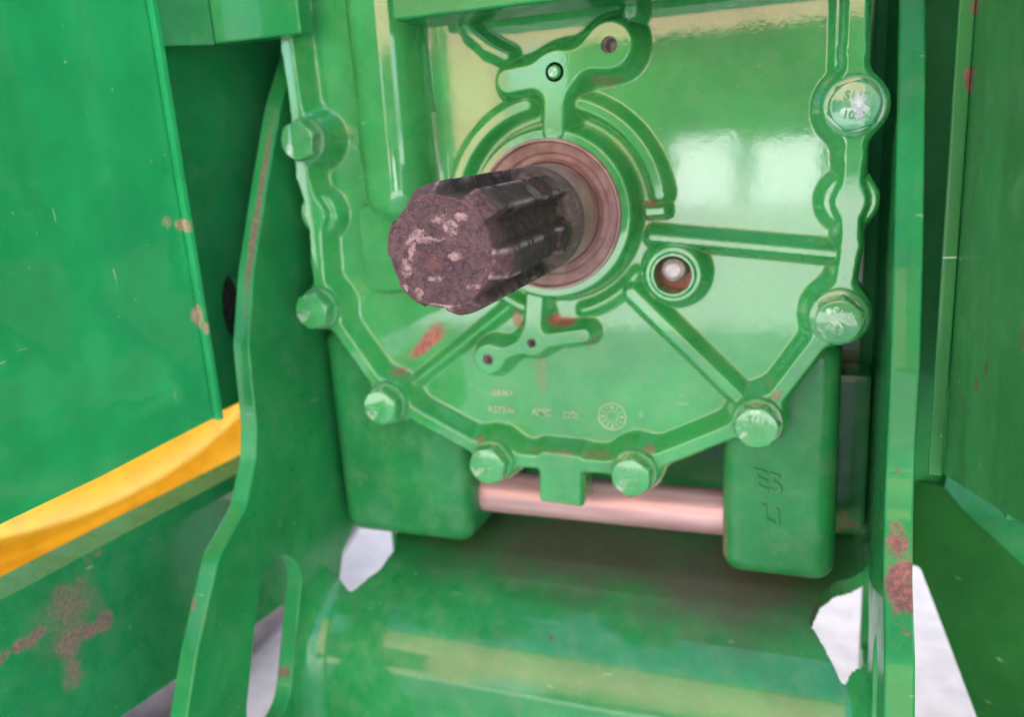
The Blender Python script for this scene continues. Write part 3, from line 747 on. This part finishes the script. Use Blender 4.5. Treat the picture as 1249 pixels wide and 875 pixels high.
# bores
def disc(name, c, r, y, mat, par, dome=0.0):
    return lathe(name, [(.00001, -dome), (r * .5, -dome * .9), (r * .86, -dome * .45), (r, 0), (r, .004)], (c[0], y, c[1]), mat, par, 32, 'Y', 50)
disc('rusty_recess', EE, .0079, .0140, M['rust'], cover)
o = lathe('bolt_tip', [(.00001, -.0150), (.0028, -.0147), (.0044, -.0132), (.0050, -.0112), (.0050, .0)], (EE[0] - .0004, .0180, EE[1] + .0014), M['bolt_tip'], cover, 6 * 6, 'Y', 30)
for c_, r_ in ((A, .0031), (Dd, .0026), (Cc, .0021)):
    th = thing_ = lathe('threaded_hole', [(r_ * (1.0 if k % 2 else .84), -.001 + k * .0008) for k in range(8)] + [(r_ * .8, .0100), (.0001, .0110)], (c_[0], .0006 if c_ is not A else -.0015, c_[1]), M['thread'], cover, 32, 'Y', 20)
lathe('plug', [(.00001, -.0012), (.0019, -.0012), (.0026, -.0004), (.0027, .0006), (.0037, .0006), (.0040, .0012)], (B[0], -.0034, B[1]), M['bolt'], cover, 32, 'Y', 40)

# raised lettering of the casting
def on_face(px, py):
    p = at(px, py, 1, .0098); return lambda u, v, w_: (p[0] + u, .0098 - w_, p[2] + v)
for s, px, py, sz in (('-28361', 612, 479, .0042), ('R27336', 612, 500, .0042), ('AMC', 661, 503, .0045), ('(20)', 697, 506, .0045)):
    text_mesh('raised_lettering', s, sz, .0011, on_face(px, py), M['letter'], cover)
pc = at(747, 508, 1, .0099)
ds = lathe('date_stamp', [(.0056, .0002), (.0058, -.0004), (.0064, -.0004), (.0066, .0002)], pc, M['letter'], cover, 48)
lathe('stamp_ring', [(.0022, .0002), (.0024, -.0004), (.0029, -.0004), (.0031, .0002)], pc, M['letter'], ds, 32)
bm = bmesh.new()
for k in range(12):
    a = 2 * math.pi * k / 12
    bmesh.ops.create_cube(bm, size=1, matrix=Matrix.Translation((pc[0] + .0043 * math.cos(a), pc[1] - .0001, pc[2] + .0043 * math.sin(a))) @ Matrix.Rotation(-a, 4, 'Y') @ Matrix.Diagonal((.0016, .0007, .0006 + .0006 * (k % 3 == 0), 1)))
me = bpy.data.meshes.new('stamp_mark'); bm.to_mesh(me); bm.free(); link('stamp_mark', me, M['letter'], ds)

# bolts: hexagon head on a round washer
def bolt_head(af, h):
    r = af / math.sqrt(3); n = 6; V = []; Fc = []
    def ring(rad, y, hexa, m=48):
        s = len(V)
        for k in range(m):
            a = 2 * math.pi * k / m
            if hexa:
                aa = (a + math.pi / 6) % (math.pi / 3) - math.pi / 6
                rr = min(rad, (af / 2) / math.cos(aa)) if rad else 0
            else: rr = rad
            V.append((rr * math.cos(a), y, rr * math.sin(a)))
        return s
    R0 = r * 1.01; rings = [ring(R0, 0, True), ring(R0, -h + .0013, True), ring(af / 2 * 1.06, -h + .0006, True), ring(af / 2 * .985, -h + .00012, True), ring(af / 2 * .93, -h, False), ring(.00001, -h - .0001, False)]
    for a, b_ in zip(rings, rings[1:]):
        for k in range(48): Fc.append((a + k, a + (k + 1) % 48, b_ + (k + 1) % 48, b_ + k))
    me = arr('bolt', V, Fc); bm = bmesh.new(); bm.from_mesh(me); bmesh.ops.remove_doubles(bm, verts=bm.verts, dist=2e-6); bmesh.ops.recalc_face_normals(bm, faces=bm.faces)
    bm.to_mesh(me); bm.free(); finish(me, 28); return me
hm = bolt_head(.0158, .0082)
wm = None
for k, b_ in enumerate(BOLTS):
    me = hm.copy() if k == 7 else hm
    if k == 7: me.materials.clear()
    if not me.materials: me.materials.append(M['bolt_worn'] if k == 7 else M['bolt'])
    o = bpy.data.objects.new('bolt', me); COL.objects.link(o); o.parent = cover
    o.location = Vector((b_[0], -.0015, b_[1])) - Vector(cover.location); o.rotation_euler = (0, [.2, .25, .1, .35, .05, .45, .15, .3][k], 0)
    pr_ = [(.0080, -.0018), (.0094, -.0018), (.0098, -.0013), (.0098, .0018)] if k < 6 else [(.0080, -.0010), (.0100, -.0010), (.0106, -.0004), (.0106, .0018)]
    if k in (0, 6): wm = lathe('washer', pr_, (0, 0, 0), M['bolt'], None, 48, 'Y', 50); wme = wm.data; ww = wm
    else: ww = bpy.data.objects.new('washer', wme); COL.objects.link(ww)
    ww.parent = o
    if k in (5, 6, 7, 3, 4):
        for s, v0, sz in (('S11S', .0030, .0042), ('10.9', -.0032, .0040)):
            tm = text_mesh('head_marking', s, sz, .0004, (lambda v0: lambda u, v, w_: (u, -.00825 - w_ * .8, v + v0))(v0), None, None)
            tm.data.materials.append(M['bolt_worn'] if k == 7 else M['bolt']); tm.parent = o
            tm.rotation_euler = (0, -o.rotation_euler.y + (.5 if k == 6 else .15), 0)
        bm = bmesh.new(); bmesh.ops.create_cube(bm, size=1, matrix=Matrix.Translation((-.0002, -.0083, -.0002)) @ Matrix.Diagonal((.006, .0005, .0005, 1)))
        m2 = bpy.data.meshes.new('head_marking'); bm.to_mesh(m2); bm.free(); x = link('head_marking', m2, M['bolt_worn'] if k == 7 else M['bolt']); x.parent = o
        x.rotation_euler = (0, -o.rotation_euler.y + (.9 if k == 6 else .15), 0)

# shaft seal in the collar
seal = lathe('shaft_seal', [(.0304, .004), (.0304, -.0028), (.0301, -.0036), (.0294, -.0036), (.0291, -.0026), (.0286, -.0016), (.0276, -.0012), (.0252, .0000), (.0246, .0004), (.0242, .0016), (.0226, .0022), (.0221, .0014)], (RING[0], 0, RING[1]), M['seal'], cover, 128)
lathe('seal_lip', [(.0221, .0014), (.0220, -.0010), (.0217, -.0016), (.0212, -.0014), (.0210, .0006), (.02085, .003), (.0200, .005), (.0172, .006)], (RING[0], 0, RING[1]), M['lip'], seal, 128)

# ------------------------------------------------------------------ the splined shaft
L_END = -.1052
shaft = thing('splined_shaft', 'rusty greasy six-splined drive shaft sticking out of the seal towards the viewer', 'drive shaft', (RING[0], L_END / 2, RING[1]))
TEETH = [107 + 60 * k for k in range(6)]
NT, NY = 420, 260
th = np.linspace(0, 2 * np.pi, NT, endpoint=False); ya = np.linspace(-.020, L_END, NY)
T, Y2 = np.meshgrid(th, ya, indexing='ij')
RO, RR = .0205, .0163
da = np.min([np.abs((np.degrees(T) - a + 180) % 360 - 180) for a in TEETH], axis=0)
arc_mm = np.radians(da) * .0188
tooth = 1 - np.clip((arc_mm - .0043) / .0014, 0, 1); tooth = tooth * tooth * (3 - 2 * tooth)
run = np.clip((-.0225 - Y2) / .017, 0, 1); run = run * run * (3 - 2 * run)           # the cutter runs out into the neck
Rad = RO - (RO - RR) * (1 - tooth) * run
gr = np.exp(-(np.abs(Y2 + .053) / .0034) ** 6); Rad -= gr * np.clip(Rad - .0190, 0, 1)    # locking groove round the teeth
ch = np.clip((L_END + .0075 - Y2) / .0075, 0, 1); Rad = np.minimum(Rad, RO - ch * .0032 * (ch > 0)); Rad += (np.minimum(RO - .0034, RO) - Rad) * (Rad < RO - .0034) * ch * .75
ch2 = np.clip((L_END + .0008 - Y2) / .0008, 0, 1); Rad -= ch2 * .0006
PX = RING[0] + Rad * np.cos(T); PZ = RING[1] + Rad * np.sin(T)
fl = np.zeros(Rad.size)
for i, (x, y, z) in enumerate(zip(PX.ravel(), Y2.ravel(), PZ.ravel())):
    p = Vector((x, y, z)); fl[i] = mnoise.noise(p * 130) * .55 + mnoise.noise(p * 340) * .35 + abs(mnoise.noise(p * 900)) * .35
wgt = np.clip((-.026 - Y2) / .01, 0, 1)
Rad2 = Rad + fl.reshape(Rad.shape) * .00028 * wgt
# grease caked between the teeth, thickest behind the groove
PX = RING[0] + Rad2 * np.cos(T); PZ = RING[1] + Rad2 * np.sin(T)
V = np.stack([PX, Y2, PZ], -1).reshape(-1, 3)
Fc = []
for i in range(NT):
    i2 = (i + 1) % NT
    for j in range(NY - 1): Fc.append((i * NY + j, i2 * NY + j, i2 * NY + j + 1, i * NY + j + 1))
me = arr('splined_end', V, Fc); finish(me, 60)
wear_glint = np.exp(-((arc_mm - .0040) / .0007) ** 2) * np.clip((-.026 - Y2) / .004, 0, 1)
me.attributes.new('wear_glint', 'FLOAT', 'POINT').data.foreach_set('value', wear_glint.ravel().astype(np.float32))
link('splined_end', me, M['shaft'], shaft)
# end face: shallow turned rings and a centre dimple
rings = 46; V = []; Fc = []
edge_r = Rad2[:, -1]
for k in range(rings):
    u = k / (rings - 1)
    for i in range(NT):
        r = max(.00002, edge_r[i] * (1 - u)); x, z = RING[0] + r * math.cos(th[i]), RING[1] + r * math.sin(th[i])
        p = Vector((x, 0, z)); y = L_END
        if k: y += -.0002 + .0009 * math.exp(-(r / .0032) ** 2) + .00025 * math.exp(-((r - .0085) / .0007) ** 2) + mnoise.noise(p * 210) * .00022 + mnoise.noise(p * 640) * .00013 + .0005 * max(0, r - .0145) / .003
        V.append((x, y, z))
for k in range(rings - 1):
    for i in range(NT): Fc.append((k * NT + i, k * NT + (i + 1) % NT, (k + 1) * NT + (i + 1) % NT, (k + 1) * NT + i))
me = arr('end_face', V, Fc)
bm = bmesh.new(); bm.from_mesh(me); bmesh.ops.recalc_face_normals(bm, faces=bm.faces); bm.to_mesh(me); bm.free(); finish(me, 60)
link('end_face', me, M['shaft_end'], shaft)
lathe('neck', [(.0190, .006), (.0206, .0012), (.0208, -.0005), (.0207, -.006), (.0206, -.0185), (.02055, -.0205)], (RING[0], 0, RING[1]), M['neck'], shaft, 96)

# ------------------------------------------------------------------ unseen yard objects added behind the camera for their reflections in the paint
t = thing('reflection_shed', 'tan open-fronted shed added behind the camera for its reflection in the glossy green cover', 'shed', (-2, -9, -.65))
def mir(px, py, y):                                    # the yard point mirrored by the cover at that sight line
    p = at(px, py, 1, .01); k = (.01 - y) / (DIST + .01); return p[0] + p[0] * k, p[2] + p[2] * k
SH = -8.0
xa = mir(610, 100, SH)[0]; zc = mir(900, 32, SH)[1]
box('side_wall', (-5.2, SH - .2, -.65), (xa, SH, 5.4), M['tan'], t, 0)
box('header', (xa + .01, SH - .2, zc), (4.5, SH, 5.4), M['tan'], t, 0)
box('back_wall', (xa - .5, SH - 4, -.65), (6, SH - 3.9, 5.4), M['dim'], t, 0)  # dark sheet added to keep the middle of the reflection dim
box('roof', (-5.4, SH - 4.2, 5.4), (6, SH + .3, 5.5), M['dim'], t, 0)
for n_, (pa, pb) in enumerate(((820, 897), (917, 1003))):
    x0, z0 = mir(pa, 176, SH + 1.2); x1, z1 = mir(pb, 176, SH + 1.2)
    t2 = thing('reflection_bin', 'white %s bin added in the yard to be mirrored %s in the glossy cover' % (('narrow', 'left of its twin') if n_ == 0 else ('wide', 'beside the right rim')), 'bin', ((x0 + x1) / 2, SH + 1, -.65))
    box('bin_body', (x0, SH + .5, -.65), (x1, SH + 1.2, z0), M['white'], t2, .02)
    box('lid', (x0 - .01, SH + .49, z0 + .002), (x1 + .01, SH + 1.21, z0 + .03), M['white'], t2, .01)
